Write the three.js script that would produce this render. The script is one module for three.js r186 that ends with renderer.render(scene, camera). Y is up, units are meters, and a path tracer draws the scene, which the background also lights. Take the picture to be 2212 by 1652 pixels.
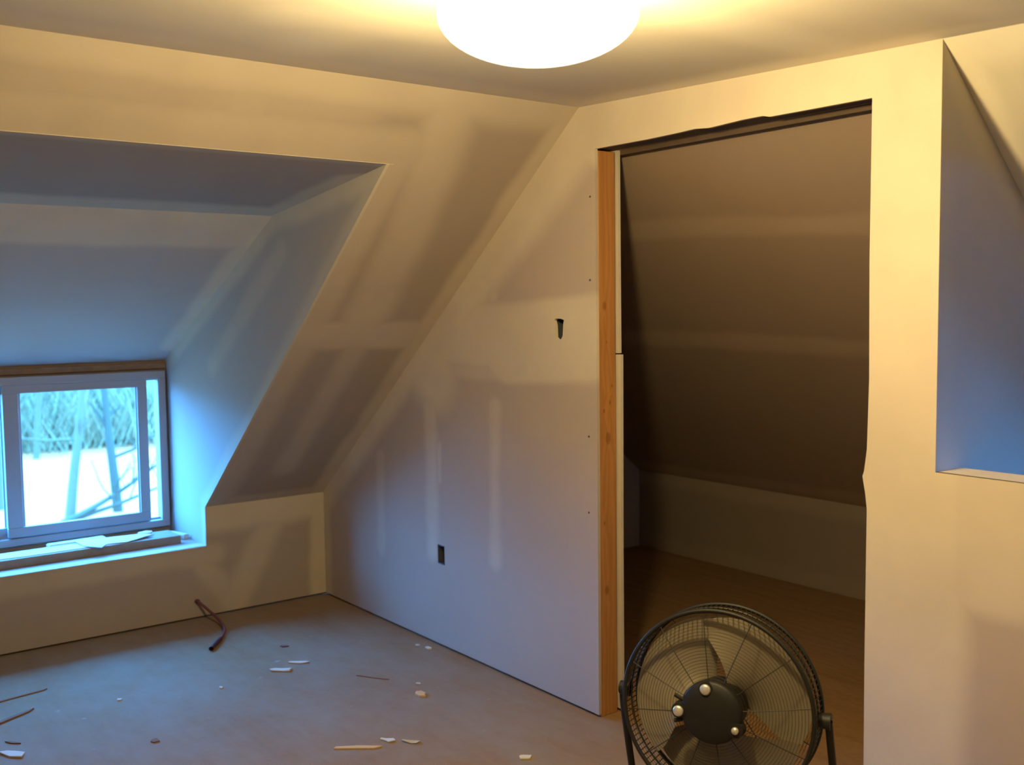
import * as THREE from 'three';
import { RoundedBoxGeometry } from 'three/addons/geometries/RoundedBoxGeometry.js';
import { mergeGeometries, toCreasedNormals } from 'three/addons/utils/BufferGeometryUtils.js';
import { ImprovedNoise } from 'three/addons/math/ImprovedNoise.js';

// ---------------------------------------------------------------- camera, sky, exposure
const scene = new THREE.Scene();
const camera = new THREE.PerspectiveCamera(2 * Math.atan(1652 / 2 / 2241.3) * 180 / Math.PI, 2212 / 1652, 0.05, 400);
camera.position.set(4.9313, 1.5028, 2.4931);
camera.focus = 3.4; camera.userData.fStop = 2.8;                             // the photograph is softly focused
camera.rotation.order = 'YXZ';
camera.rotation.set(-0.0707, 0.92, -0.0118);
const renderer = new THREE.WebGLRenderer();
renderer.toneMapping = THREE.LinearToneMapping;
renderer.toneMappingExposure = 1.0;
renderer.shadowMap.enabled = true;
scene.background = new THREE.Color().setRGB(0.06, 0.37, 1.0);      // even overcast daylight, blue beside the warm bulbs
scene.backgroundIntensity = 48;
const LAMP_COLOR = new THREE.Color().setRGB(1.0, 0.76, 0.32);
const LAMP_POWER = 6.8;

// ---------------------------------------------------------------- helpers
const V3 = (x, y, z) => new THREE.Vector3(x, y, z);
const noiseGen = new ImprovedNoise();
const noise = (x, y, z = 0) => noiseGen.noise(x, y, z);
const fbm = (x, y, z = 0) => noise(x, y, z) * 0.55 + noise(x * 2.1, y * 2.1, z + 7) * 0.3 + noise(x * 4.3, y * 4.3, z + 13) * 0.15;
let seed = 12345;
const rnd = () => { seed = (seed * 1664525 + 1013904223) >>> 0; return seed / 4294967296; };
const smooth = (a, b, x) => { const t = Math.min(1, Math.max(0, (x - a) / (b - a))); return t * t * (3 - 2 * t); };
const taken = {};
function numbered(name) { const n = taken[name] = (taken[name] ?? -1) + 1; return n ? `${name}_${String(n).padStart(3, '0')}` : name; }
function shadow(o) { o.castShadow = o.receiveShadow = true; return o; }
function mesh(name, geo, mat, parent = scene) {
  const m = shadow(new THREE.Mesh(geo, mat));
  m.name = parent === scene ? numbered(name) : name;
  parent.add(m);
  return m;
}
function struct(name, geo, mat, parent = scene) {
  const m = mesh(name, geo, mat, parent);
  if (parent === scene) m.userData.kind = 'structure';
  return m;
}
function thing(name, label, category, p, turn = 0, group) {
  const g = new THREE.Group();
  g.name = numbered(name); g.position.set(...p); g.rotation.y = turn;
  g.userData = { label, category }; if (group) g.userData.group = group;
  scene.add(g);
  return g;
}
function structGroup(name, p) { const g = new THREE.Group(); g.name = name; g.position.set(...p); g.userData.kind = 'structure'; scene.add(g); return g; }
function box(x0, x1, y0, y1, z0, z1, r = 0.002) {
  const w = x1 - x0, h = y1 - y0, d = z1 - z0;
  const g = new RoundedBoxGeometry(w, h, d, 1, Math.min(r, w / 3, h / 3, d / 3));
  return g.translate((x0 + x1) / 2, (y0 + y1) / 2, (z0 + z1) / 2);
}
const merge = (list) => mergeGeometries(list.map((g) => { g = g.index ? g.toNonIndexed() : g; for (const k of Object.keys(g.attributes)) if (!['position', 'normal', 'uv'].includes(k)) g.deleteAttribute(k); return g; }));
const toS = (v) => { v = Math.min(1, Math.max(0, v)); return 255 * (v <= 0.0031308 ? 12.92 * v : 1.055 * Math.pow(v, 1 / 2.4) - 0.055); };
// colour texture of a w x h metre surface whose lower left corner is (u0, v0)
function paint(w, h, u0, v0, ppm, fn) {
  const W = Math.max(4, Math.round(w * ppm)), Hh = Math.max(4, Math.round(h * ppm)), data = new Uint8Array(W * Hh * 4);
  for (let j = 0; j < Hh; j++) for (let i = 0; i < W; i++) {
    const c = fn(u0 + (i + 0.5) / W * w, v0 + (j + 0.5) / Hh * h), o = (j * W + i) * 4;
    data[o] = toS(c[0]); data[o + 1] = toS(c[1]); data[o + 2] = toS(c[2]); data[o + 3] = 255;
  }
  const t = new THREE.DataTexture(data, W, Hh, THREE.RGBAFormat);
  t.colorSpace = THREE.SRGBColorSpace; t.magFilter = THREE.LinearFilter; t.minFilter = THREE.LinearFilter; t.needsUpdate = true;
  return t;
}
const PAPER = [0.36, 0.30, 0.275], MUD = [0.62, 0.55, 0.44];
const mix = (a, b, t) => [a[0] + (b[0] - a[0]) * t, a[1] + (b[1] - a[1]) * t, a[2] + (b[2] - a[2]) * t];
function segDist(px, py, a, b) {
  const dx = b[0] - a[0], dy = b[1] - a[1], l = dx * dx + dy * dy, t = l ? Math.min(1, Math.max(0, ((px - a[0]) * dx + (py - a[1]) * dy) / l)) : 0;
  return Math.hypot(px - a[0] - t * dx, py - a[1] - t * dy);
}
let sheetNumber = 0;
// grey board paper with bands of dried joint compound: each band is [strength, half width, feather, [u, v], [u, v], ...]
function drywallColor(bands, paper = PAPER, mud = MUD) {
  const id = ++sheetNumber * 3.7;
  return (u, v) => {
    let m = 0;
    const wob = fbm(u * 3, v * 3, id) * 0.025, thin = 0.85 + fbm(u * 5, v * 5, id + 2) * 0.3;
    for (const [a, hw, f, ...p] of bands) {
      let d = 9;
      for (let i = 0; i + 1 < p.length; i++) d = Math.min(d, segDist(u, v, p[i], p[i + 1]));
      m = Math.max(m, a * (1 - smooth(hw - f, hw + f, d + wob)));
    }
    const c = mix(paper, mud, Math.min(1, m * thin)), g = 1 + fbm(u * 1.7, v * 1.7, id + 5) * 0.08;
    return [c[0] * g, c[1] * g, c[2] * g];
  };
}
// a board lying in the plane through O spanned by U and V, its good face towards U x V; points are 3D, holes too
function sheet(name, O, U, V, pts, holes, bands, opt = {}) {
  U = U.clone().normalize(); V = V.clone().sub(U.clone().multiplyScalar(U.dot(V))).normalize();
  const N = U.clone().cross(V), t = opt.t ?? 0.0127;
  const to2 = (p) => { const d = V3(...p).sub(O); return new THREE.Vector2(d.dot(U), d.dot(V)); };
  const q = pts.map(to2), shape = new THREE.Shape(q);
  for (const h of holes ?? []) shape.holes.push(new THREE.Path(h.map(to2)));
  const g = new THREE.ExtrudeGeometry(shape, { depth: t, bevelEnabled: false, curveSegments: 4 });
  g.translate(0, 0, -t);
  const u0 = Math.min(...q.map((p) => p.x)), u1 = Math.max(...q.map((p) => p.x)), v0 = Math.min(...q.map((p) => p.y)), v1 = Math.max(...q.map((p) => p.y));
  const P = g.attributes.position, uv = g.attributes.uv;
  for (let i = 0; i < P.count; i++) uv.setXY(i, (P.getX(i) - u0) / (u1 - u0), (P.getY(i) - v0) / (v1 - v0));
  g.applyMatrix4(new THREE.Matrix4().makeBasis(U, V, N).setPosition(O));
  const mat = opt.mat ?? new THREE.MeshStandardMaterial({ roughness: 0.92, map: paint(u1 - u0, v1 - v0, u0, v0, opt.ppm ?? 110, opt.fn ?? drywallColor(bands ?? [], opt.paper, opt.mud)) });
  return opt.geometryOnly ? g : struct(name, g, mat, opt.parent);
}
function plain(r, g, b, o = {}) { return new THREE.MeshStandardMaterial({ color: new THREE.Color().setRGB(r, g, b), roughness: 0.8, ...o }); }
function woodTexture(base, dark, w, h, knots, id, ppm = 300) {
  return paint(w, h, 0, 0, ppm, (u, v) => {
    let x = u, k = 0;
    for (const [kx, ky, r] of knots) {
      const d = Math.hypot((u - kx) * 1.0, (v - ky) * 0.55);
      x += 0.012 * Math.exp(-(((v - ky) / 0.05) ** 2)) * Math.sign(u - kx + 1e-6) * Math.exp(-Math.abs(u - kx) / 0.03);
      k = Math.max(k, 1 - smooth(r * 0.6, r * 1.5, d));
    }
    const grain = 0.5 + 0.5 * Math.sin((x * 240) + fbm(x * 22, v * 1.6, id) * 9) , fine = noise(x * 400, v * 9, id + 3);
    const c = mix(base, dark, Math.min(1, grain * 0.35 + 0.12 * fine + k * 0.75 + 0.25 * fbm(u * 8, v * 2.2, id + 9) + 0.08));
    return c;
  });
}
const X = V3(1, 0, 0), Y = V3(0, 1, 0), Z = V3(0, 0, 1), NX = V3(-1, 0, 0), NZ = V3(0, 0, -1), O0 = V3(0, 0, 0);

// ---------------------------------------------------------------- room dimensions (metres)
const K = 0.55, A = 2.072, H = 2.2214, L = 3.4695, H2 = 2.1708, HALF = 1.0665;     // knee wall, slope foot to flat ceiling, ceiling heights, outer corner, half wall
const ceilY = (x) => H + (x - A) * (H2 - H) / (L - A);
const XR = 5.6, XE = 7.515, ZB = 5.2;                                               // flat ceiling end, right knee wall, gable behind
const pitch = (H - K) / A, slopeY = (x) => K + x * pitch, LS = Math.hypot(A, H - K);
const ZD = 0.6434, ZD2 = 2.17, SILL = 0.356, DX = -0.462;                          // dormer cheeks, ledge, window face
const ZC = -2.074, MC = (H - 0.03 - 0.4816) / 2.074;                               // closet back knee wall, its slope

// ---------------------------------------------------------------- floor
{
  const subfloor = (u, v) => {
    const x = u, z = -v, inside = 1 - smooth(-0.12, 0.1, z + 0.05 * noise(x * 5, z * 5)), grain = fbm(x * 2.2, z * 26, 1), flake = noise(x * 38, z * 60, 4);
    let c = mix([0.29, 0.155, 0.055], [0.18, 0.09, 0.028], 0.45 + grain * 0.5 + flake * 0.25);
    const dust = Math.min(1, Math.max(0, 0.62 + fbm(x * 1.3, z * 2.1, 3) * 0.7 + fbm(x * 9, z * 13, 8) * 0.35)) * (1 - inside);
    c = mix(c, [0.27, 0.235, 0.195], dust * 0.85);
    const spot = smooth(0.42, 0.6, fbm(x * 14, z * 19, 21)) * (1 - inside);
    return mix(c, [0.45, 0.41, 0.36], spot * 0.5);
  };
  sheet('floor', O0, X, NZ, [[-0.7, 0, ZB + 0.1], [XE + 0.1, 0, ZB + 0.1], [XE + 0.1, 0, -2.3], [-0.7, 0, -2.3]], null, null, { t: 0.04, ppm: 170, fn: subfloor });
}

// ---------------------------------------------------------------- partition with the closet doorway and the half wall
const SW = [1.951, 1.4245], OUT = [1.123, 0.4185];                                   // switch and outlet cut-outs
{
  const outline = [[-0.03, 0.012, 0], [2.161, 0.012, 0], [2.1605, 1.0, 0], [2.157, 2.064, 0], [2.42, 2.062, 0], [2.56, 2.064, 0], [2.63, 2.0662, 0], [2.69, 2.0605, 0], [2.82, 2.0655, 0], [2.90, 2.0655, 0], [2.925, 2.059, 0], [3.07, 2.058, 0], [3.269, 2.057, 0],
    [3.267, 1.62, 0], [3.2705, 1.3, 0], [3.266, 1.106, 0], [3.258, 1.045, 0], [3.253, 1.03, 0], [3.262, 0.985, 0], [3.268, 0.94, 0], [3.2665, 0.5, 0], [3.269, 0.012, 0],
    [XE + 0.05, 0.012, 0], [XE + 0.05, K, 0], [XR, ceilY(XR) + 0.04, 0], [XR, HALF, 0], [L, HALF, 0], [L, H2 + 0.015, 0], [A, H + 0.015, 0], [-0.03, K - 0.01, 0]];
  const switchHole = [[-0.029, 0.034], [-0.0235, 0.036], [-0.021, 0.0405], [0.013, 0.0395], [0.029, 0.035], [0.0245, 0.02], [0.0205, -0.024], [0.012, -0.036], [-0.008, -0.037], [-0.0195, -0.03], [-0.022, 0.015]].map(([a, b]) => [SW[0] + a, SW[1] + b, 0]);
  const outletHole = [[-0.028, -0.043], [0.029, -0.044], [0.0285, 0.043], [-0.029, 0.0445]].map(([a, b]) => [OUT[0] + a, OUT[1] + b, 0]);
  sheet('wall_back', O0, X, Y, outline, [switchHole, outletHole], [
    [0.95, 0.1, 0.045, [0, K], [1.35, slopeY(1.35)]], [1, 0.15, 0.06, [1.2, slopeY(1.2)], [1.75, slopeY(1.75) - 0.05], [A, H - 0.05]],
    [0.85, 0.13, 0.03, [1.2, 1.395], [2.2, 1.395]], [0.8, 0.16, 0.02, [1.62, 1.37], [2.2, 1.395]], [0.5, 0.03, 0.02, [1.25, 1.245], [2.2, 1.255]],
    [0.68, 0.045, 0.03, [1.045, 1.25], [1.06, 0.8], [1.056, 0.42]], [0.55, 0.016, 0.012, [1.12, 0.9], [1.12, 0.75]], [0.57, 0.036, 0.028, [1.542, 1.1], [1.532, 0.78], [1.53, 0.47]], [0.36, 0.032, 0.022, [0.605, 0.8], [0.598, 0.36]],
    [0.6, 0.03, 0.02, [1.537, 1.57], [1.537, 1.56]], [1, 0.14, 0.04, [2.0, 2.16], [3.5, 2.12]], [1, 0.1, 0.03, [2.05, 2.14], [2.2, 2.1]], [0.95, 0.19, 0.04, [3.37, 2.2], [3.37, 0]],
    [0.8, 0.21, 0.03, [3.4, 0.93], [5.6, 0.93]], [0.9, 0.15, 0.08, [0.98, 1.28], [1.1, 1.22]], [0.8, 0.05, 0.03, [0.02, 0.6], [0.02, 0]],
    [0.9, 0.1, 0.04, [XR, 2.1], [XE, K]], [0.9, 0.1, 0.03, [4.8, 0], [4.8, 1.07]]], { ppm: 190, paper: [0.43, 0.345, 0.30], mud: [0.62, 0.53, 0.42] });
  // drywall on the closet side, a hand's breadth behind
  const zb = -0.103, back = (name, pts, bands) => sheet(name, V3(0, 0, zb), X, Y, pts.map(([x, y]) => [x, y, zb]), null, bands, { ppm: 60 });
  back('wall_closet_front', [[0.2, 0.012], [2.1745, 0.012], [2.173, 0.6], [2.1755, 1.333], [0.2, 1.333]], [[0.8, 0.06, 0.02, [2.2, 0], [2.2, 1.4]]]);
  back('wall_closet_front', [[0.2, 1.338], [2.166, 1.338], [2.163, 2.068], [3.27, 2.068], [3.27, 0.012], [L - 0.05, 0.012], [L - 0.05, 2.16], [0.2, 2.16]], [[0.8, 0.06, 0.02, [2.2, 1.3], [2.2, 2.1]]]);
  // framing that the bare opening shows
  const jamb = box(2.1215, 2.1585, 0, 2.060, -0.0945, -0.0135, 0.003), P = jamb.attributes.position, uv = jamb.attributes.uv;
  for (let i = 0; i < P.count; i++) uv.setXY(i, (P.getZ(i) + 0.0945) / 0.081, P.getY(i) / 2.066);
  const jm = new THREE.MeshStandardMaterial({ roughness: 0.75, map: woodTexture([0.44, 0.195, 0.05], [0.24, 0.09, 0.02], 0.081, 2.066, [[0.055, 1.51, 0.008], [0.04, 1.03, 0.011], [0.05, 0.47, 0.009], [0.03, 1.16, 0.004], [0.058, 1.13, 0.004], [0.045, 1.38, 0.003], [0.02, 1.22, 0.003], [0.06, 0.72, 0.004]], 11, 420) });
  struct('trim_1', jamb, jm);
  const shadeLumber = new THREE.MeshStandardMaterial({ roughness: 0.8, map: woodTexture([0.11, 0.07, 0.045], [0.07, 0.042, 0.027], 0.3, 1.2, [], 5, 150) });  // wood tone darkened to carry the shade under the door header
  struct('trim_2', merge([box(2.1, 3.33, 2.0665, 2.0985, -0.1015, -0.0135, 0.002), box(2.1, 3.33, 2.05, 2.0985, -0.15, -0.1165, 0.003)]), shadeLumber);
  struct('trim_3', box(3.2725, 3.3105, 0, 2.060, -0.102, -0.0135, 0.003), shadeLumber);
  // plates under the boards, set back behind the gap at the floor
  struct('trim_4', merge([box(0, 2.12, 0, 0.038, -0.1, -0.016), box(3.312, XE, 0, 0.038, -0.1, -0.016)]), shadeLumber);
  struct('trim_5', box(-0.1, -0.016, 0, 0.038, -0.05, ZB), shadeLumber);
  // cap of the half wall
  sheet('wall_half_cap', V3(0, HALF, 0), X, NZ, [[L, HALF, -0.0005], [XR, HALF, -0.0005], [XR, HALF, -0.122], [L, HALF, -0.122]], null, [[1, 0.2, 0.05, [3, 0], [6, 0]]], { t: 0.0127, ppm: 40 });
  sheet('wall_half_back', V3(0, 0, -0.1095), NX, Y, [[L, 0, -0.122], [XR, 0, -0.122], [XR, HALF - 0.0128, -0.122], [L, HALF - 0.0128, -0.122]], null, [], { ppm: 30 });
  // little nail and screw dimples
  const dimple = plain(0.08, 0.06, 0.05);
  for (const [x, y] of [[2.131, 1.899], [2.128, 1.603], [2.117, 1.037], [2.114, 0.757]]) {
    const s = mesh('drywall_screw', new THREE.CylinderGeometry(0.0042, 0.003, 0.0024, 10).rotateX(Math.PI / 2).translate(0, 0, 0.0009), dimple);
    s.position.set(x, y, 0);
    s.userData = { category: 'screw', group: 'screws along the door opening', label: y > 1.8 ? 'dark screw head beside the top of the wooden jamb' : y > 1.5 ? 'dark screw head beside the jamb, second from the top' : y > 0.9 ? 'dark screw head beside the jamb, third from the top' : 'dark screw head beside the jamb, lowest of the four' };
  }
}

// ---------------------------------------------------------------- wall that turns the corner beside the doorway (closet on its left, alcove on its right)
{
  sheet('wall_right', V3(L, 0, 0), NZ, Y, [[L, 0, -0.0127], [L, H2 + 0.01, -0.0127], [L, 0.5, -2.0], [L, 0.5, -2.2], [L, 0, -2.2]], null, [[0.5, 0.07, 0.04, [0, 0], [0, 2.2]], [0.4, 0.06, 0.04, [0.3, 0.9], [1.8, 0.9]], [0.8, 0.08, 0.03, [0, 2.17], [2, 0.42]]], { t: 0.115, ppm: 70, paper: [0.52, 0.475, 0.44] });
}

// ---------------------------------------------------------------- knee wall under the left slope
sheet('wall_left', O0, NZ, Y, [[0, 0.012, -0.03], [0, K, -0.03], [0, K, ZD], [0, SILL, ZD], [0, SILL, ZD2], [0, K, ZD2], [0, K, ZB + 0.05], [0, 0.012, ZB + 0.05]], null,
  [[0.75, 0.085, 0.025, [-0.0, 0], [-0.0, 0.6]], [0.72, 0.12, 0.04, [0, 0.54], [-0.6, 0.54]], [0.5, 0.07, 0.04, [-0.3, 0.43], [-0.5, 0.06]], [0.4, 0.05, 0.035, [-0.66, 0.25], [-0.5, 0.06]], [0.4, 0.05, 0.03, [-0.6, 0.31], [-2.2, 0.31]], [0.6, 0.06, 0.03, [-2.2, 0.6], [-2.2, 0]]], { ppm: 130 });

// ---------------------------------------------------------------- left slope with the dormer cut out of it
{
  const v = V3(A, H - K, 0).normalize(), at = (s, z) => [v.x * s, K + v.y * s, z], sA = 2.32;
  sheet('ceiling_left', V3(0, K, 0), NZ, v, [at(-0.05, -0.1), at(LS + 0.03, -0.1), at(LS + 0.03, ZB + 0.05), at(-0.05, ZB + 0.05), at(-0.05, ZD2 + 0.003), at(sA, ZD2 + 0.003), at(sA, ZD - 0.003), at(-0.05, ZD - 0.003)], null, [
    [0.95, 0.075, 0.03, [0, 0], [0, LS]], [0.85, 0.1, 0.06, [-0.36, 1.4], [-0.4, 2.0], [-0.5, 2.6]], [0.8, 0.09, 0.03, [0, 1.34], [-0.66, 1.36]], [0.6, 0.06, 0.04, [-0.32, 0.3], [-0.33, 1.3]], [0.6, 0.045, 0.02, [0, 0.02], [-0.65, 0.02]],
    [0.75, 0.09, 0.05, [-0.62, 0], [-0.62, 2.3]], [0.7, 0.1, 0.05, [-0.6, 2.38], [-2.2, 2.38]], [0.9, 0.12, 0.06, [0, LS], [-5, LS]], [0.55, 0.08, 0.05, [-1.2, 2.3], [-1.2, 2.66]], [0.45, 0.12, 0.1, [-0.85, 2.55], [-1.9, 2.5]], [0.8, 0.07, 0.03, [-2.2, 0], [-2.2, 2.66]], [0.8, 0.07, 0.03, [-3.6, 0], [-3.6, 2.66]]], { t: 0.03, ppm: 120, paper: [0.37, 0.30, 0.255], mud: [0.56, 0.475, 0.38] });
}

// ---------------------------------------------------------------- flat ceiling, hip slopes, right slope, gable
{
  const u = V3(L - A, H2 - H, 0), C0 = V3(A, H, 0);
  const p = (x, z) => [x, ceilY(x), z];
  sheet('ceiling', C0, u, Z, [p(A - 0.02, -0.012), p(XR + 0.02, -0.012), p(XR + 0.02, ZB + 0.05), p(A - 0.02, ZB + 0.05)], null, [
    [0.8, 0.13, 0.07, [0, 0], [0, 5]], [0.9, 0.06, 0.04, [0, 0.03], [3.5, 0.03]], [0.7, 0.09, 0.06, [1.13, 0.0], [1.13, 5]], [0.7, 0.1, 0.06, [0.55, 1.35], [0.62, 1.0], [1.2, 0.95]], [0.5, 0.09, 0.07, [0.0, 1.2], [3.5, 1.2]], [0.6, 0.08, 0.05, [2.3, 0], [2.3, 5]], [0.6, 0.08, 0.05, [1.63, 0], [1.63, 0.5]], [0.6, 0.08, 0.05, [0, 3.6], [3.5, 3.6]]], { t: 0.03, ppm: 90, paper: [0.68, 0.60, 0.50], mud: [0.82, 0.74, 0.62] });  // board and compound lightened here to make up for weak grazing lamp light
  // hip slope over the alcove on the right
  const m2 = 0.877, v2 = V3(0, m2, 1), O2 = V3(L, H2, 0), uu = u.clone().normalize();
  const hp = (x, z) => [x, ceilY(x) + z * m2, z];
  sheet('ceiling_alcove', O2, u, v2, [hp(L - 0.05, 0.02), hp(XR + 0.05, 0.02), hp(XR + 0.05, -2.02), hp(L - 0.05, -2.02)], [[hp(3.98, -0.31), hp(5.3, -0.31), hp(5.3, -1.5), hp(3.98, -1.5)]], [
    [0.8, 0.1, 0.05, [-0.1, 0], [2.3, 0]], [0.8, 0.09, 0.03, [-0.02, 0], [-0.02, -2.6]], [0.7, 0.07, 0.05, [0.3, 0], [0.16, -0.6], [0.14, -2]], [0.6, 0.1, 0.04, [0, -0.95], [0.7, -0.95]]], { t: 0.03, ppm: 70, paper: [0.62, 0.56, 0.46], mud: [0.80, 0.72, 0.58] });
  // closet slope
  const vc = V3(0, MC, 1), OC = V3(0, H - 0.03, 0), cp = (x, z) => [x, H - 0.03 + z * MC, z], sc = Math.hypot(1, MC);
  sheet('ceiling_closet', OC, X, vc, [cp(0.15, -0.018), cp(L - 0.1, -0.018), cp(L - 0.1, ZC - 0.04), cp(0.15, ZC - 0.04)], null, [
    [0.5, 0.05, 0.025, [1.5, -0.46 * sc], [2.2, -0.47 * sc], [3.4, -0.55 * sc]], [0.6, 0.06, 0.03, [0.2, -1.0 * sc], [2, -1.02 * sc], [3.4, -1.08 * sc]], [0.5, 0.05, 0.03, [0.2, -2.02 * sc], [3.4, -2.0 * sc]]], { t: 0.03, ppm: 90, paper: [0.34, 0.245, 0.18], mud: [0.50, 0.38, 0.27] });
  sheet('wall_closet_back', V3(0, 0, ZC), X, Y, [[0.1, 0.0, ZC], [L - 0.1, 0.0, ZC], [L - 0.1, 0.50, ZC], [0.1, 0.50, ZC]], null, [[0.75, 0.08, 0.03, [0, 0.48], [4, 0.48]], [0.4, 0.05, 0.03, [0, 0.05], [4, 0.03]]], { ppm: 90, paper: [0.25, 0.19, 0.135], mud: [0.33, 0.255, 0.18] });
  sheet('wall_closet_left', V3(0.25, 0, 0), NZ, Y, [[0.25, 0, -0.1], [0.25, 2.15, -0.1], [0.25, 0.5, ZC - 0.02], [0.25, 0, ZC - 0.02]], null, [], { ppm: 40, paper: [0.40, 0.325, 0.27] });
  // right slope, right knee wall, gable behind
  const vr = V3(-1, pitch, 0), yR = ceilY(XR), rp = (x, z) => [x, yR - (x - XR) * pitch, z];
  sheet('ceiling_right', V3(XR, yR, 0), Z, vr, [rp(XR - 0.02, -0.05), rp(XE + 0.04, -0.05), rp(XE + 0.04, ZB + 0.05), rp(XR - 0.02, ZB + 0.05)], null, [[0.8, 0.08, 0.03, [1.2, -3], [1.2, 1]], [0.8, 0.08, 0.03, [2.4, -3], [2.4, 1]]], { t: 0.03, ppm: 40 });
  sheet('wall_right_knee', V3(XE, 0, 0), Z, Y, [[XE, 0.0, -0.05], [XE, 0.6, -0.05], [XE, 0.6, ZB + 0.05], [XE, 0.0, ZB + 0.05]], null, [], { ppm: 40 });
  sheet('wall_front', V3(0, 0, ZB), NX, Y, [[-0.05, 0, ZB], [XE + 0.05, 0, ZB], [XE + 0.05, K, ZB], [XR, yR + 0.03, ZB], [A, H + 0.02, ZB], [-0.05, K, ZB]], null, [[0.8, 0.1, 0.04, [-7.5, 1.2], [0, 1.2]]], { ppm: 40 });
  // alcove: back knee wall, end wall and a dormer with its own window, out of the photograph to the right
  sheet('wall_alcove_back', V3(0, 0, -1.95), X, Y, [[L - 0.05, 0, -1.95], [XR + 0.05, 0, -1.95], [XR + 0.05, 0.56, -1.95], [L - 0.05, 0.56, -1.95]], null, [], { ppm: 40 });
  sheet('wall_alcove_right', V3(XR, 0, 0), Z, Y, [[XR, 0, -0.01], [XR, 2.15, -0.01], [XR, 0.45, -2.0], [XR, 0, -2.0]], null, [], { ppm: 40 });
  const yl = (x) => ceilY(x) - 1.5 * m2, yh = (x) => ceilY(x) - 0.31 * m2, zw = -2.0;
  const cheek = (x, uDir) => sheet('wall_alcove_cheek', V3(x, 0, 0), uDir, Y, [[x, yh(x), -0.31], [x, yl(x), -1.5], [x, yl(x) - 0.04, zw - 0.06], [x, yh(x) - 0.1, zw - 0.06]], null, [], { ppm: 30, mud: MUD });
  cheek(3.98, NZ); cheek(5.3, Z);
  sheet('ceiling_alcove_dormer', V3(3.93, yh(4.65), -0.31), X, V3(0, 0.1, 1.75), [[3.93, yh(4.65) + 0.01, -0.28], [5.35, yh(4.65) + 0.01, -0.28], [5.35, yh(4.65) - 0.1, zw - 0.06], [3.93, yh(4.65) - 0.1, zw - 0.06]], null, [], { ppm: 30, t: 0.03 });
  sheet('window_sill_alcove', V3(4.1, 0.8, 0), X, NZ, [[3.93, 0.8, -1.5], [5.35, 0.8, -1.5], [5.35, 0.8, zw - 0.06], [3.93, 0.8, zw - 0.06]], null, [], { ppm: 30, t: 0.03 });
  sheet('wall_alcove_window', V3(0, 0, zw), X, Y, [[3.92, 0.74, zw], [5.36, 0.74, zw], [5.36, 1.92, zw], [3.92, 1.92, zw]], [[[4.14, 0.86, zw], [5.14, 0.86, zw], [5.14, 1.7, zw], [4.14, 1.7, zw]]], [], { ppm: 30, t: 0.05 });
}

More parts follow.
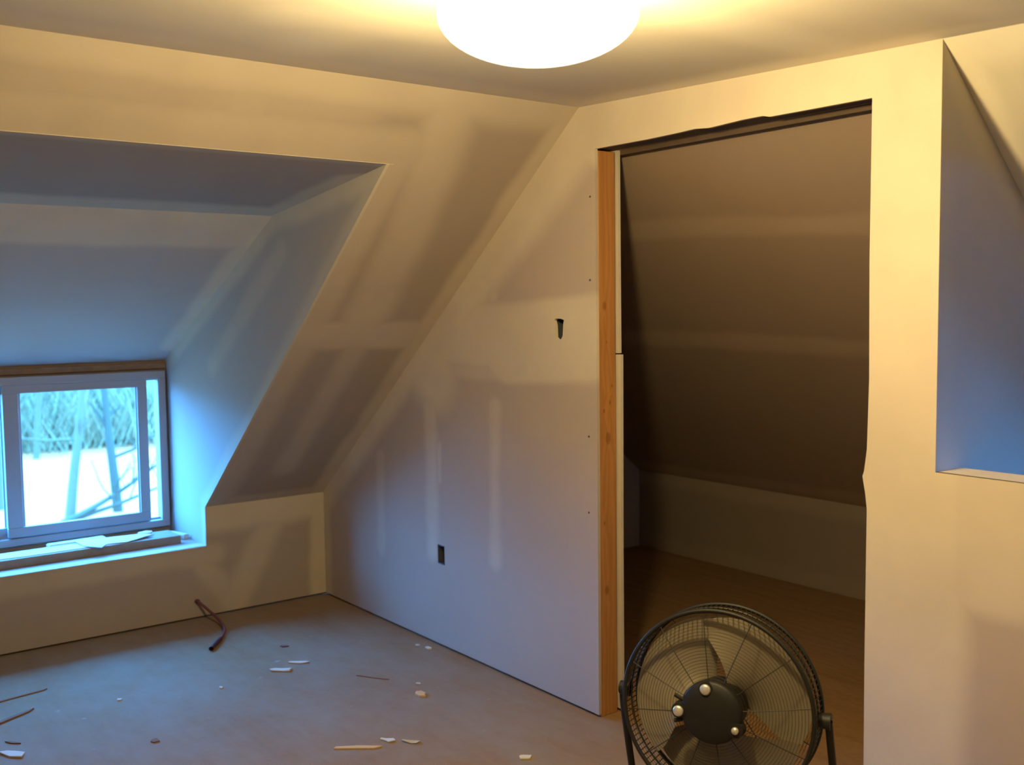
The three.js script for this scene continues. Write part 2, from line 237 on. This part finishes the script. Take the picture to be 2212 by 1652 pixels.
// ---------------------------------------------------------------- left dormer: cheeks, two ceiling planes, ledge, window wall
const JX = 0.87, JY = 1.9, WY = 1.277, AX = 1.805, AY = 2.004;
{
  const side = [[AX, AY], [JX, JY], [DX, WY], [-0.62, WY - 0.07], [-0.62, 0.3], [-0.0127, 0.3], [-0.0127, K - 0.02], [0.0, K]];
  const ceilMud = [0.8, 0.07, 0.03];
  sheet('wall_dormer_right', V3(0, 0, ZD), X, Y, side.map(([x, y]) => [x, y, ZD]), null, [
    [...ceilMud, [AX, AY], [JX, JY], [DX, WY]], [0.45, 0.05, 0.035, [0.95, 1.75], [0.15, 1.25]], [0.6, 0.05, 0.03, [AX, AY], [0, K], [0, 0.3]]], { ppm: 120, paper: [0.42, 0.38, 0.36] });
  sheet('wall_dormer_left', V3(0, 0, ZD2), NX, Y, side.map(([x, y]) => [x, y, ZD2]), null, [[...ceilMud, [-AX, AY], [-JX, JY], [-DX, WY]]], { ppm: 60 });
  const v1 = V3(AX - JX, AY - JY, 0), v2 = V3(JX - DX, JY - WY, 0), l1 = v1.length(), l2 = v2.length();
  sheet('ceiling_dormer_upper', V3(JX, JY, 0), NZ, v1, [[JX, JY, ZD - 0.03], [AX, AY, ZD - 0.03], [AX, AY, ZD2 + 0.03], [JX, JY, ZD2 + 0.03]], null, [[0.75, 0.16, 0.05, [-0.5, 0], [-2.3, 0]], [0.7, 0.08, 0.03, [-ZD, 0], [-ZD, l1 * 0.75]], [0.4, 0.04, 0.02, [-0.5, l1], [-2.3, l1]]], { t: 0.02, ppm: 90 });
  sheet('ceiling_dormer_lower', V3(DX, WY, 0), NZ, v2, [[-0.514, WY - 0.0243, ZD - 0.03], [JX + 0.02, JY + 0.01, ZD - 0.03], [JX + 0.02, JY + 0.01, ZD2 + 0.03], [-0.514, WY - 0.0243, ZD2 + 0.03]], null, [[0.8, 0.19, 0.03, [-0.5, l2 - 0.1], [-2.3, l2 - 0.1]], [0.8, 0.075, 0.025, [-ZD, 0.15], [-ZD, l2]]], { t: 0.015, ppm: 110, paper: [0.42, 0.38, 0.36] });
  sheet('window_sill_1', V3(0, SILL, 0), X, NZ, [[-0.005, SILL, ZD - 0.02], [-0.005, SILL, ZD2 + 0.02], [-0.62, SILL, ZD2 + 0.02], [-0.62, SILL, ZD - 0.02]].reverse(), null, [[0.9, 0.08, 0.02, [0, -0.6], [0, -2.2]]], { t: 0.03, ppm: 60 });
  // sheathing around the window opening
  const sh = plain(0.30, 0.2, 0.12);
  sheet('wall_dormer_front', V3(-0.515, 0, 0), NZ, Y, [[-0.515, 0.2, 0.4], [-0.515, 1.5, 0.4], [-0.515, 1.5, 2.45], [-0.515, 0.2, 2.45]], [[[-0.515, 0.40, 0.67], [-0.515, 1.195, 0.67], [-0.515, 1.195, 2.145], [-0.515, 0.40, 2.145]]], null, { t: 0.035, mat: sh });
  const buckMat = new THREE.MeshStandardMaterial({ roughness: 0.8, map: woodTexture([0.24, 0.16, 0.1], [0.15, 0.085, 0.05], 0.5, 0.5, [], 31, 150) });
  struct('trim_6', box(-0.514, -0.49, 1.214, 1.2455, ZD + 0.001, ZD2 - 0.001, 0.003), buckMat);
}

// ---------------------------------------------------------------- sliding window of the left dormer
const vinyl = plain(0.27, 0.29, 0.33, { roughness: 0.45 });
const glass = new THREE.MeshPhysicalMaterial({ color: 0xffffff, transmission: 1, thickness: 0, roughness: 0, ior: 1.45 });
{
  const w = structGroup('window_1', [DX, 0.39, 1.4]);
  const y = (v) => v - 0.39, z = (v) => v - 1.4;
  mesh('window_frame', merge([box(-0.085, -0.01, y(0.385), y(0.421), z(0.655), z(2.16), 0.004), box(-0.085, -0.01, y(1.165), y(1.205), z(0.655), z(2.16), 0.004), box(-0.084, -0.011, y(0.4205), y(1.1655), z(0.655), z(0.695), 0.003), box(-0.084, -0.011, y(0.4205), y(1.1655), z(2.12), z(2.16), 0.003),
    box(-0.052, -0.046, y(0.42), y(0.432), z(0.69), z(2.12), 0.001), box(-0.052, -0.046, y(1.155), y(1.166), z(0.69), z(2.12), 0.001)]), vinyl, w);
  const sash = (x0, x1, z0, z1, y0, y1) => {
    const s = mesh('sash', merge([box(x0, x1, y(y0), y(y0 + 0.048), z(z0), z(z1), 0.004), box(x0, x1, y(y1 - 0.042), y(y1), z(z0), z(z1), 0.004), box(x0 + 0.001, x1 - 0.001, y(y0 + 0.0475), y(y1 - 0.0415), z(z0), z(z0 + 0.05), 0.003), box(x0 + 0.001, x1 - 0.001, y(y0 + 0.0475), y(y1 - 0.0415), z(z1 - 0.07), z(z1), 0.003),
      box(x0 + 0.006, x0 + 0.012, y(y0 + 0.045), y(y1 - 0.04), z(z0 + 0.045), z(z0 + 0.056), 0.001), box(x0 + 0.006, x0 + 0.012, y(y0 + 0.045), y(y1 - 0.04), z(z1 - 0.082), z(z1 - 0.066), 0.001)]), vinyl, w);
    mesh('pane', new THREE.PlaneGeometry(z1 - z0 - 0.11, y1 - y0 - 0.08).rotateY(Math.PI / 2).translate((x0 + x1) / 2, y((y0 + y1) / 2), z((z0 + z1) / 2 - 0.01)), glass, s);
  };
  sash(-0.043, -0.014, 0.752, 1.438, 0.426, 1.166);
  sash(-0.083, -0.054, 1.385, 2.125, 0.423, 1.164);
}
// window of the alcove dormer
{
  const w = structGroup('window_2', [4.64, 0.86, -2.02]);
  mesh('window_frame', merge([box(-0.5, 0.5, 0, 0.045, -0.03, 0.02, 0.004), box(-0.5, 0.5, 0.795, 0.84, -0.03, 0.02, 0.004), box(-0.5, -0.455, 0.0455, 0.7945, -0.029, 0.019, 0.004), box(0.455, 0.5, 0.0455, 0.7945, -0.029, 0.019, 0.004), box(-0.02, 0.02, 0.0455, 0.7945, -0.029, 0.019, 0.004)]), vinyl, w);
  for (const s of [-1, 1]) mesh('pane', new THREE.PlaneGeometry(0.44, 0.76).translate(s * 0.238, 0.42, -0.005), glass, w);
}

// ---------------------------------------------------------------- loose stuff on the window ledge
{
  const bm = new THREE.MeshStandardMaterial({ roughness: 0.85, map: woodTexture([0.27, 0.22, 0.18], [0.2, 0.15, 0.12], 0.4, 0.4, [], 41, 150) });
  const b = mesh('sill_board', box(-0.085, 0.085, 0, 0.04, -0.7, 0.7, 0.003), bm);
  b.position.set(-0.222, SILL, 1.418); b.rotation.y = 0.012;
  b.userData = { label: 'long rough board lying flat on the window ledge', category: 'board' };
}
function scrapGeometry(outline, t, bend = 0) {
  const g = new THREE.ExtrudeGeometry(new THREE.Shape(outline.map(([x, y]) => new THREE.Vector2(x, y))), { depth: t, bevelEnabled: true, bevelSize: t * 0.15, bevelThickness: t * 0.15, bevelSegments: 1, steps: 1 });
  g.rotateX(-Math.PI / 2);
  const P = g.attributes.position;
  for (let i = 0; i < P.count; i++) P.setY(i, P.getY(i) + t * 0.15 + bend * (P.getX(i) ** 2 + P.getZ(i) ** 2));
  return toCreasedNormals(g, 0.5);
}
const paperWhite = plain(0.60, 0.58, 0.54, { roughness: 0.9 }), chipTan = plain(0.62, 0.42, 0.22, { roughness: 0.9 }), chipBrown = plain(0.20, 0.10, 0.05, { roughness: 0.9 }), chipGrey = plain(0.5, 0.46, 0.42, { roughness: 0.9 });
function scrap(name, label, category, x, y, z, turn, outline, t, mat, bend = 0, group) {
  const m = mesh(name, scrapGeometry(outline, t, bend), mat);
  m.position.set(x, y, z); m.rotation.y = turn;
  m.userData = { label, category }; if (group) m.userData.group = group;
  return m;
}
const TOP = SILL + 0.0405;
scrap('paper_scrap', 'torn white paper scrap with a pointed flap on the window ledge board', 'paper', -0.20, TOP, 1.04, 0, [[-0.10, -0.14], [0.02, -0.13], [0.11, -0.075], [0.03, -0.03], [0.055, 0.06], [0.0, 0.2], [-0.06, 0.16], [-0.085, 0.02]], 0.003, paperWhite, 0.25);
scrap('paper_scrap', 'long white paper strip along the left of the window ledge board', 'paper', -0.215, TOP, 1.52, 0, [[-0.05, -0.36], [0.03, -0.33], [0.055, 0.1], [0.05, 0.5], [-0.06, 0.5], [-0.07, -0.05]], 0.002, paperWhite, 0.0);
scrap('wood_shim', 'thin pale shim lying just below the sash on the ledge', 'shim', -0.345, SILL + 0.001, 1.16, 0.05, [[-0.02, -0.13], [0.02, -0.13], [0.02, 0.13], [-0.02, 0.13]], 0.034, paperWhite);
scrap('drywall_crumb', 'small white crumb at the right end of the ledge board', 'crumb', -0.27, TOP, 0.85, 0.4, [[-0.02, -0.03], [0.015, -0.035], [0.03, 0.0], [0.01, 0.03], [-0.02, 0.02]], 0.012, paperWhite);
scrap('wood_shim', 'short pale shim leaning by the right window jamb', 'shim', -0.28, SILL + 0.001, 0.685, 0.25, [[-0.06, -0.012], [0.07, -0.012], [0.07, 0.012], [-0.06, 0.012]], 0.02, chipGrey);

// ---------------------------------------------------------------- junction boxes
function deviceBox(name, label, p, w, h, zf = -0.0135) {
  const g = thing(name, label, 'electrical box', p);
  const m = plain(0.05, 0.055, 0.075, { roughness: 0.6 });
  mesh('shell', merge([box(-w / 2 - 0.006, w / 2 + 0.006, -h / 2 - 0.006, h / 2 + 0.006, -0.078, -0.072, 0.001), box(-w / 2 - 0.006, -w / 2 - 0.002, -h / 2 - 0.006, h / 2 + 0.006, -0.075, zf, 0.001), box(w / 2 + 0.002, w / 2 + 0.006, -h / 2 - 0.006, h / 2 + 0.006, -0.075, zf, 0.001),
    box(-w / 2 - 0.006, w / 2 + 0.006, h / 2 + 0.002, h / 2 + 0.006, -0.075, zf, 0.001), box(-w / 2 - 0.006, w / 2 + 0.006, -h / 2 - 0.006, -h / 2 - 0.002, -0.075, zf, 0.001)]), m, g);
  for (const s of [-1, 1]) {
    const c = new THREE.CatmullRomCurve3([V3(s * 0.008, h / 2, -0.06), V3(s * 0.012, 0.01, -0.04), V3(-s * 0.006, -0.012, -0.035), V3(s * 0.004, -0.02, -0.05), V3(0, 0.01, -0.06)]);
    mesh('wire', new THREE.TubeGeometry(c, 20, 0.0022, 6), s > 0 ? plain(0.03, 0.03, 0.03) : plain(0.12, 0.11, 0.1), g);
  }
}
deviceBox('switch_box', 'dark empty switch box cut into the wall beside the doorway', [SW[0], SW[1], 0], 0.06, 0.082);
deviceBox('outlet_box', 'dark empty outlet box low on the wall left of the doorway', [OUT[0], OUT[1], 0], 0.0425, 0.072, -0.0004);

// ---------------------------------------------------------------- cable out of the knee wall
{
  const g = thing('electrical_cable', 'dark red cable poking out of the knee wall onto the floor', 'cable', [0, 0, 0.69]);
  const path = [V3(-0.012, 0.094, 0.012), V3(0.02, 0.092, 0.01), V3(0.08, 0.055, -0.02), V3(0.17, 0.026, -0.035), V3(0.29, 0.012, -0.012), V3(0.40, 0.010, 0.05), V3(0.48, 0.010, 0.115)];
  mesh('sheath', new THREE.TubeGeometry(new THREE.CatmullRomCurve3(path), 60, 0.0068, 8), plain(0.16, 0.045, 0.06, { roughness: 0.6 }), g);
  mesh('wrapped_end', new THREE.TubeGeometry(new THREE.CatmullRomCurve3([V3(0.405, 0.0115, 0.054), V3(0.48, 0.0115, 0.115), V3(0.515, 0.0115, 0.14)]), 12, 0.0105, 8), plain(0.07, 0.02, 0.035, { roughness: 0.6 }), g);
  mesh('knot', new THREE.SphereGeometry(0.012, 12, 8).scale(1, 0.8, 1.1).translate(0.012, 0.093, 0.011), plain(0.12, 0.03, 0.05), g);
}

// ---------------------------------------------------------------- litter on the subfloor
function blob(rx, rz, n = 8, jag = 0.35) {
  const o = [];
  for (let i = 0; i < n; i++) { const a = (i + (rnd() - 0.5) * 0.7) / n * Math.PI * 2, r = 1 - jag / 2 + (rnd() - 0.5) * jag * 1.6; o.push([Math.cos(a) * rx * r, Math.sin(a) * rz * r]); }
  return o;
}
const T = 0.0005;
scrap('drywall_scrap', 'pale blue-white drywall scrap in the middle of the daylit floor', 'scrap', 0.95, T, 0.69, 0.9, blob(0.055, 0.024), 0.004, paperWhite, 1.2);
scrap('drywall_scrap', 'narrow white drywall sliver beside the pale scrap on the daylit floor', 'scrap', 0.90, T, 0.60, 0.9, blob(0.05, 0.012, 7), 0.003, paperWhite, 1);
scrap('wood_chip', 'tan wood chip on the floor before the outlet wall', 'chip', 1.552, T, 0.385, 0.6, blob(0.04, 0.026, 7, 0.5), 0.005, chipTan);
scrap('drywall_scrap', 'white drywall scrap at the lower left edge of the floor', 'scrap', 1.14, T, 1.77, 0.7, blob(0.06, 0.022), 0.004, paperWhite, 0.8);
scrap('wood_splinter', 'brown wood splinter at the left edge of the floor', 'splinter', 0.80, T, 1.73, 2.04, [[-0.12, -0.006], [0.1, -0.009], [0.13, 0.002], [0.04, 0.011], [-0.11, 0.008]], 0.004, chipBrown);
scrap('wood_splinter', 'thin dark splinter behind the brown one at the left edge', 'splinter', 0.57, T, 1.66, 1.72, [[-0.1, -0.004], [0.12, -0.006], [0.14, 0.003], [-0.08, 0.006]], 0.003, chipBrown);
scrap('wood_chip', 'small brown chip above the white scrap at the lower left', 'chip', 1.03, T, 1.75, 0.7, blob(0.032, 0.009, 6), 0.003, chipBrown);
scrap('wood_chip', 'small dark chip alone on the bluish floor', 'chip', 1.33, T, 1.35, 0.4, blob(0.02, 0.016, 6), 0.003, chipBrown);
scrap('drywall_scrap', 'whitish flake near the bottom edge, left of the shaded flake', 'scrap', 1.84, T, 0.71, 0.6, blob(0.03, 0.02, 7, 0.5), 0.003, paperWhite, 1.5);
scrap('drywall_scrap', 'curled flake near the bottom edge with a dark underside', 'scrap', 1.91, T, 0.65, 0.8, blob(0.038, 0.014, 7), 0.002, chipGrey, 5);
scrap('wood_splinter', 'long tan splinter at the bottom edge of the floor', 'splinter', 1.83, T, 0.82, 0.95, [[-0.08, -0.008], [0.06, -0.012], [0.085, 0.004], [0.0, 0.011], [-0.075, 0.006]], 0.003, chipTan);
scrap('drywall_scrap', 'cream drywall scrap at the bottom edge near the fan', 'scrap', 2.255, T, 0.42, 0.5, blob(0.032, 0.02, 7), 0.004, plain(0.66, 0.58, 0.44), 1);
scrap('wood_chip', 'tiny dark red chip on the floor below the corner', 'chip', 0.66, T, 0.55, 0.9, blob(0.022, 0.012, 6), 0.003, plain(0.16, 0.05, 0.05));
scrap('drywall_scrap', 'pale crumb against the foot of the back wall', 'scrap', 1.1, T, 0.06, 0.2, blob(0.022, 0.013, 7), 0.005, paperWhite);
scrap('drywall_scrap', 'faint crumb left of the pale one at the wall foot', 'scrap', 1.03, T, 0.075, 0.2, blob(0.015, 0.012, 7), 0.003, chipGrey);
scrap('wood_splinter', 'dark hairline splinter between the two pale scraps', 'splinter', 1.26, T, 0.44, 0.55, [[-0.07, -0.003], [0.06, -0.004], [0.08, 0.002], [-0.06, 0.004]], 0.002, chipBrown);
scrap('drywall_scrap', 'grey-white crumb just behind the tan wood chip', 'scrap', 1.44, T, 0.33, 0.3, blob(0.016, 0.012, 6), 0.003, chipGrey);
scrap('drywall_scrap', 'small white dot of plaster left on the daylit floor', 'scrap', 0.85, T, 1.33, 0.3, blob(0.016, 0.011, 6), 0.003, paperWhite);
scrap('drywall_scrap', 'small white crumb in the centre of the blue light patch', 'scrap', 0.98, T, 0.97, 0.3, blob(0.014, 0.011, 6), 0.003, paperWhite);

// ---------------------------------------------------------------- ceiling bulbs
function bulb(label, x, z, power) {
  const yc = ceilY(x), g = thing('ceiling_lamp', label, 'lamp', [x, yc, z], 0);
  const pr = [[0.0001, -0.03], [0.066, -0.03], [0.074, -0.022], [0.074, -0.004], [0.066, 0.0], [0.0001, 0.0]].map(([a, b]) => new THREE.Vector2(a, b));
  mesh('ceiling_pan', new THREE.LatheGeometry(pr, 48), plain(0.8, 0.78, 0.74, { roughness: 0.35 }), g);
  const bp = []; for (let i = 0; i <= 24; i++) { const a = -Math.PI / 2 + i / 24 * (Math.PI / 2 + 1.1); bp.push(new THREE.Vector2(Math.max(0.0001, Math.cos(a) * 0.195), -0.105 + Math.sin(a) * (a < 0 ? 0.09 : 0.08))); }
  mesh('glare_dome', new THREE.LatheGeometry(bp, 56), new THREE.MeshStandardMaterial({ color: 0xffffff, roughness: 0.4, emissive: new THREE.Color().setRGB(1, 0.93, 0.78), emissiveIntensity: 4 }), g);  // made-up dome, sized to stand for the glare around the lamp
  const l = new THREE.PointLight(LAMP_COLOR, power, 0, 2);
  l.position.set(0, -0.175, 0); l.castShadow = true; l.shadow.radius = 2.5; l.name = 'bulb_light';
  g.add(l);
}
bulb('ceiling lamp before the doorway with an added glowing dome sized to its glare', 3.33, 1.2, LAMP_POWER);

// ---------------------------------------------------------------- the floor fan, seen from its motor side
{
  const turn = Math.atan2(0.66 - 0.31 * 0.606, 0.75 + 0.31 * 0.795);
  const g = thing('floor_fan', 'round black wire-cage floor fan standing in the doorway', 'fan', [3.06, 0, 0.36], turn);
  const CY = 0.415, R = 0.262, D = 0.052, tilt = new THREE.Matrix4().makeTranslation(0, CY, 0).multiply(new THREE.Matrix4().makeRotationX(-0.09));
  const black = plain(0.010, 0.009, 0.008, { roughness: 0.55 }), wireBlack = plain(0.035, 0.032, 0.028, { roughness: 0.4, metalness: 0.3 }), alu = plain(0.26, 0.215, 0.15, { roughness: 0.55, metalness: 0.25 });
  const silver = plain(0.75, 0.73, 0.7, { roughness: 0.35, metalness: 0.6 });
  const put = (name, geo, mat) => mesh(name, geo.applyMatrix4(tilt), mat, g);
  const torus = (r, z, t, n = 96) => new THREE.TorusGeometry(r, t, 8, n).translate(0, 0, z);
  put('rim', torus(R, D, 0.0062), black);
  put('rim', torus(R, -D, 0.0062), black);
  const bar = (a, b, t) => new THREE.TubeGeometry(new THREE.LineCurve3(a, b), 1, t, 5);
  const sides = [torus(R - 0.001, 0, 0.003)];
  for (let i = 0; i < 120; i++) { const a = i / 120 * Math.PI * 2; sides.push(bar(V3(Math.cos(a) * R, Math.sin(a) * R, -D), V3(Math.cos(a) * R, Math.sin(a) * R, D), 0.0016)); }
  put('cage_side', merge(sides), wireBlack);
  for (const s of [1, -1]) {
    const dome = (r) => s * (D + 0.034 * (1 - (r / R) ** 2)), w = [];
    for (let i = 0; i < 24; i++) { const r = 0.07 + i * 0.0081; w.push(new THREE.TorusGeometry(r, 0.0006, 5, 72).translate(0, 0, dome(r))); }
    for (let i = 0; i < 12; i++) {
      const a = (i + 0.3) / 12 * Math.PI * 2, p = [];
      for (let j = 0; j <= 6; j++) { const r = 0.05 + j / 6 * (R - 0.05); p.push(V3(Math.cos(a) * r, Math.sin(a) * r, dome(r))); }
      w.push(new THREE.TubeGeometry(new THREE.CatmullRomCurve3(p), 8, 0.0013, 5));
    }
    put('guard', merge(w), wireBlack);
  }
  // three broad pitched blades on a spider hub
  for (let b = 0; b < 3; b++) {
    const pos = [], idx = [], nr = 10, na = 14;
    for (let i = 0; i <= nr; i++) for (let j = 0; j <= na; j++) {
      const r = 0.055 + i / nr * 0.19, f = j / na - 0.5, span = (0.95 + 0.75 * Math.sin(i / nr * Math.PI * 0.62)) * 1.3, a = f * span + b * Math.PI * 2 / 3 + 0.5 + (i / nr) * 0.22;
      const rr = r * (1 - 0.06 * (2 * f) ** 4 * i / nr);
      pos.push(Math.cos(a) * rr, Math.sin(a) * rr, f * 0.07 * (1 - 0.35 * i / nr) - 0.012 + 0.012 * (4 * f * f));
    }
    for (let i = 0; i < nr; i++) for (let j = 0; j < na; j++) { const q = i * (na + 1) + j; idx.push(q, q + na + 1, q + 1, q + 1, q + na + 1, q + na + 2); }
    const geo = new THREE.BufferGeometry();
    geo.setAttribute('position', new THREE.Float32BufferAttribute(pos, 3)); geo.setIndex(idx); geo.computeVertexNormals();
    const m = alu.clone(); m.side = THREE.DoubleSide;
    put('blade', geo, m);
  }
  const lathe = (pts, n = 40) => new THREE.LatheGeometry(pts.map(([r, z]) => new THREE.Vector2(r, z)), n).rotateX(Math.PI / 2);
  put('motor', lathe([[0.0001, -0.06], [0.03, -0.058], [0.035, -0.03], [0.066, -0.022], [0.073, -0.01], [0.073, 0.06], [0.066, 0.072], [0.0001, 0.074]]), black);
  const lugs = [[-0.013, 0.062], [-0.086, -0.006], [0.07, -0.033]];
  const cap = [lathe([[0.0001, 0.072], [0.078, 0.072], [0.084, 0.078], [0.084, 0.094], [0.078, 0.104], [0.055, 0.108], [0.03, 0.112], [0.0001, 0.113]])];
  for (const [x, y] of lugs) cap.push(new THREE.CylinderGeometry(0.02, 0.022, 0.03, 20).rotateX(Math.PI / 2).translate(x, y, 0.092));
  cap.push(bar(V3(-0.075, 0.022, 0.095), V3(-0.1, 0.034, 0.1), 0.006), bar(V3(-0.078, -0.03, 0.095), V3(-0.1, -0.036, 0.1), 0.006));
  put('motor_cap', merge(cap), black);
  for (const [i, [x, y]] of lugs.entries()) put('bolt', lathe([[0.0001, 0], [0.013, 0], [0.0135, 0.004], [0.01, 0.009], [0.0001, 0.0105]].reverse(), 20).scale(i === 2 ? 0.75 : 1.1, i === 2 ? 0.75 : 1.1, 1).translate(x, y, 0.107), silver);
  // tube stand
  const leg = (s) => [V3(s * 0.288, CY, 0), V3(s * 0.29, CY - 0.05, -0.012), V3(s * 0.296, 0.12, -0.10), V3(s * 0.298, 0.04, -0.127), V3(s * 0.297, 0.014, -0.10), V3(s * 0.292, 0.012, 0.0), V3(s * 0.285, 0.012, 0.16), V3(s * 0.25, 0.012, 0.19)];
  for (const s of [-1, 1]) {
    mesh('leg', new THREE.TubeGeometry(new THREE.CatmullRomCurve3(leg(s)), 60, 0.0105, 10), black, g);
    put('pivot_knob', new THREE.CylinderGeometry(0.019, 0.022, 0.03, 20).rotateZ(Math.PI / 2).translate(s * 0.279, 0, 0), black);
  }
  mesh('cross_tube', new THREE.CylinderGeometry(0.0105, 0.0105, 0.5, 12).rotateZ(Math.PI / 2).translate(0, 0.012, 0.19), black, g);
}

// ---------------------------------------------------------------- outdoors: pale lawn, rising wooded bank, bare trees
{
  const lawn = new THREE.PlaneGeometry(160, 160, 1, 1).rotateX(-Math.PI / 2);
  const lm = new THREE.MeshStandardMaterial({ roughness: 1, map: paint(160, 160, 0, 0, 4, (u, v) => { const n = fbm(u * 0.4, v * 0.4, 2) + 0.5 * noise(u * 1.7, v * 1.7, 5); return mix([0.48, 0.135, 0.036], [0.38, 0.10, 0.027], 0.5 + n); }) });
  const g1 = struct('ground', lawn, lm); g1.position.set(-30, -4.2, 0);
  const bank = new THREE.PlaneGeometry(60, 140, 40, 60).rotateX(-Math.PI / 2), P = bank.attributes.position;
  for (let i = 0; i < P.count; i++) { const x = P.getX(i) + 30; P.setY(i, -0.3 + (60 - x) * 0.16 + fbm(x * 0.12, P.getZ(i) * 0.12, 9) * 1.2); }
  bank.computeVertexNormals();
  const bmat = new THREE.MeshStandardMaterial({ roughness: 1, map: paint(60, 140, 0, 0, 6, (u, v) => { const n = fbm(u * 0.5, v * 0.5, 12) * 1.2 + noise(u * 2.4, v * 2.4, 15) * 0.6; return mix([0.11, 0.08, 0.04], [0.22, 0.15, 0.075], 0.5 + n); }) });
  const b = struct('hill', bank, bmat); b.position.set(-70, -4.2, 0);
}
function limb(list, p, dir, len, r, depth, wander, spread = 1) {
  const pts = [p.clone()], d = dir.clone().normalize(), n = 5;
  for (let i = 1; i <= n; i++) { d.add(V3((rnd() - 0.5) * wander, (rnd() - 0.4) * wander, (rnd() - 0.5) * wander)).normalize(); pts.push(pts[i - 1].clone().addScaledVector(d, len / n)); }
  const c = new THREE.CatmullRomCurve3(pts), segs = depth > 1 ? 12 : 5, rad = depth > 1 ? 8 : 4, tube = new THREE.TubeGeometry(c, segs, 1, rad), P = tube.attributes.position;
  for (let i = 0; i <= segs; i++) { const q = c.getPointAt(i / segs), s = r * (1 - 0.6 * i / segs); for (let j = 0; j <= rad; j++) { const k = i * (rad + 1) + j; P.setXYZ(k, q.x + (P.getX(k) - q.x) * s, q.y + (P.getY(k) - q.y) * s, q.z + (P.getZ(k) - q.z) * s); } }
  list.push(tube);
  if (depth > 0) for (let i = 0, m = depth > 1 ? 7 : 4; i < m; i++) {
    const t = 0.35 + 0.63 * (i + rnd() * 0.6) / m, q = c.getPointAt(t), a = rnd() * 6.283, out = V3(Math.cos(a), 0.35 + rnd() * 0.7, Math.sin(a)).addScaledVector(d, 0.5);
    limb(list, q, out, len * (0.28 + rnd() * 0.25) * spread, r * (1 - 0.6 * t) * 0.5, depth - 1, 0.5);
  }
}
const bark = plain(0.10, 0.075, 0.04, { roughness: 1 }), barkDark = plain(0.055, 0.045, 0.027, { roughness: 1 });
function tree(label, p, dir, len, r, mat, low = [], spread = 1) {
  const g = thing('bare_tree', label, 'tree', p, 0, 'bare trees outside the window');
  const trunk = [], twigs = [];
  const all = []; limb(all, V3(0, -0.2, 0), V3(...dir), len, r, 2, 0.12, spread);
  mesh('trunk', all[0], mat, g);
  for (const [h, d, l, rr] of low) limb(twigs, V3(...dir).normalize().multiplyScalar(h), V3(...d), l, rr, 1, 0.35);
  mesh('branches', merge([...all.slice(1), ...twigs]), mat, g);
}
tree('leaning pale bare tree, the left one of the two near trunks through the window', [-25.4, -4.2, -5.0], [0.0, 1, -0.10], 6.5, 0.15, bark, [[2.2, [0.2, 0.4, 2], 2, 0.04]], 0.3);
tree('darker upright bare tree, the right one of the two near trunks through the window', [-25.6, -4.2, -6.4], [0, 1, 0.02], 6.5, 0.15, barkDark, [[1.6, [0.2, 0.5, -2], 2.5, 0.05]], 0.3);
tree('slim bare tree at the far left edge of the window view', [-28.2, -4.2, -3.75], [0, 1, 0.02], 10, 0.16, bark, [[1.5, [0, 0.4, 1], 2, 0.03]]);
for (const [x, z, r, l] of [[-39, -7.2, 0.13, 'slim bare tree at the foot of the bank, left of the leaning tree'], [-43, -10.5, 0.14, 'bare tree on the bank seen between the two near trunks'], [-44, -13.2, 0.13, 'bare tree on the bank at the right edge of the pane'], [-48, -9.2, 0.15, 'farther bare tree high on the wooded bank']]) tree(l, [x, x > -41 ? -4.2 : -4.4 + (-40 - x) * 0.16, z], [0, 1, (rnd() - 0.5) * 0.1], 10, r, bark);
{
  // a fallen limb propped against the right trunk
  const list = []; limb(list, V3(0, 0, 0), V3(0.1, 0.36, -1), 3.2, 0.09, 2, 0.15); limb(list, V3(0, 0.05, -0.3), V3(0.1, 0.22, -1), 3.0, 0.07, 1, 0.15);
  const m = mesh('fallen_limb', merge(list), barkDark); m.position.set(-24.6, -4.15, -4.6);
  m.userData = { label: 'fallen forked limb lying low across the foot of the near trunks', category: 'branch' };
}
{
  // tangle of twigs over the bank, too many to count
  const bits = [];
  for (let i = 0; i < 9; i++) { const a = rnd() * 6.283, d = V3(Math.cos(a) * 0.7, 0.6 + rnd(), Math.sin(a) * 0.7).normalize(); bits.push(new THREE.CylinderGeometry(0.004, 0.011, 1, 4, 1).translate(0, 0.5, 0).applyQuaternion(new THREE.Quaternion().setFromUnitVectors(Y, d)).scale(1.3, 1.3, 1.3).translate((rnd() - 0.5) * 0.8, rnd() * 0.4, (rnd() - 0.5) * 0.8)); }
  const N = 6500, inst = new THREE.InstancedMesh(merge(bits), plain(0.20, 0.145, 0.07, { roughness: 1 }), N), M = new THREE.Matrix4(), q = new THREE.Quaternion(), c = new THREE.Color();
  for (let i = 0; i < N; i++) {
    const x = -40.5 - rnd() * 34, z = -24 + rnd() * 28, y = -4.6 + Math.max(0, -40 - x) * 0.16, s = 0.8 + rnd() * 1.6;
    q.setFromAxisAngle(Y, rnd() * 6.283); M.compose(V3(x, y, z), q, V3(s, s, s)); inst.setMatrixAt(i, M);
    const k = 0.5 + rnd() * 1.1; inst.setColorAt(i, c.setRGB(k, k, k));
  }
  inst.name = 'brush'; inst.userData = { kind: 'stuff', label: 'tangled bare brush covering the bank behind the trees', category: 'brush' };
  shadow(inst); scene.add(inst);
}

renderer.render(scene, camera);
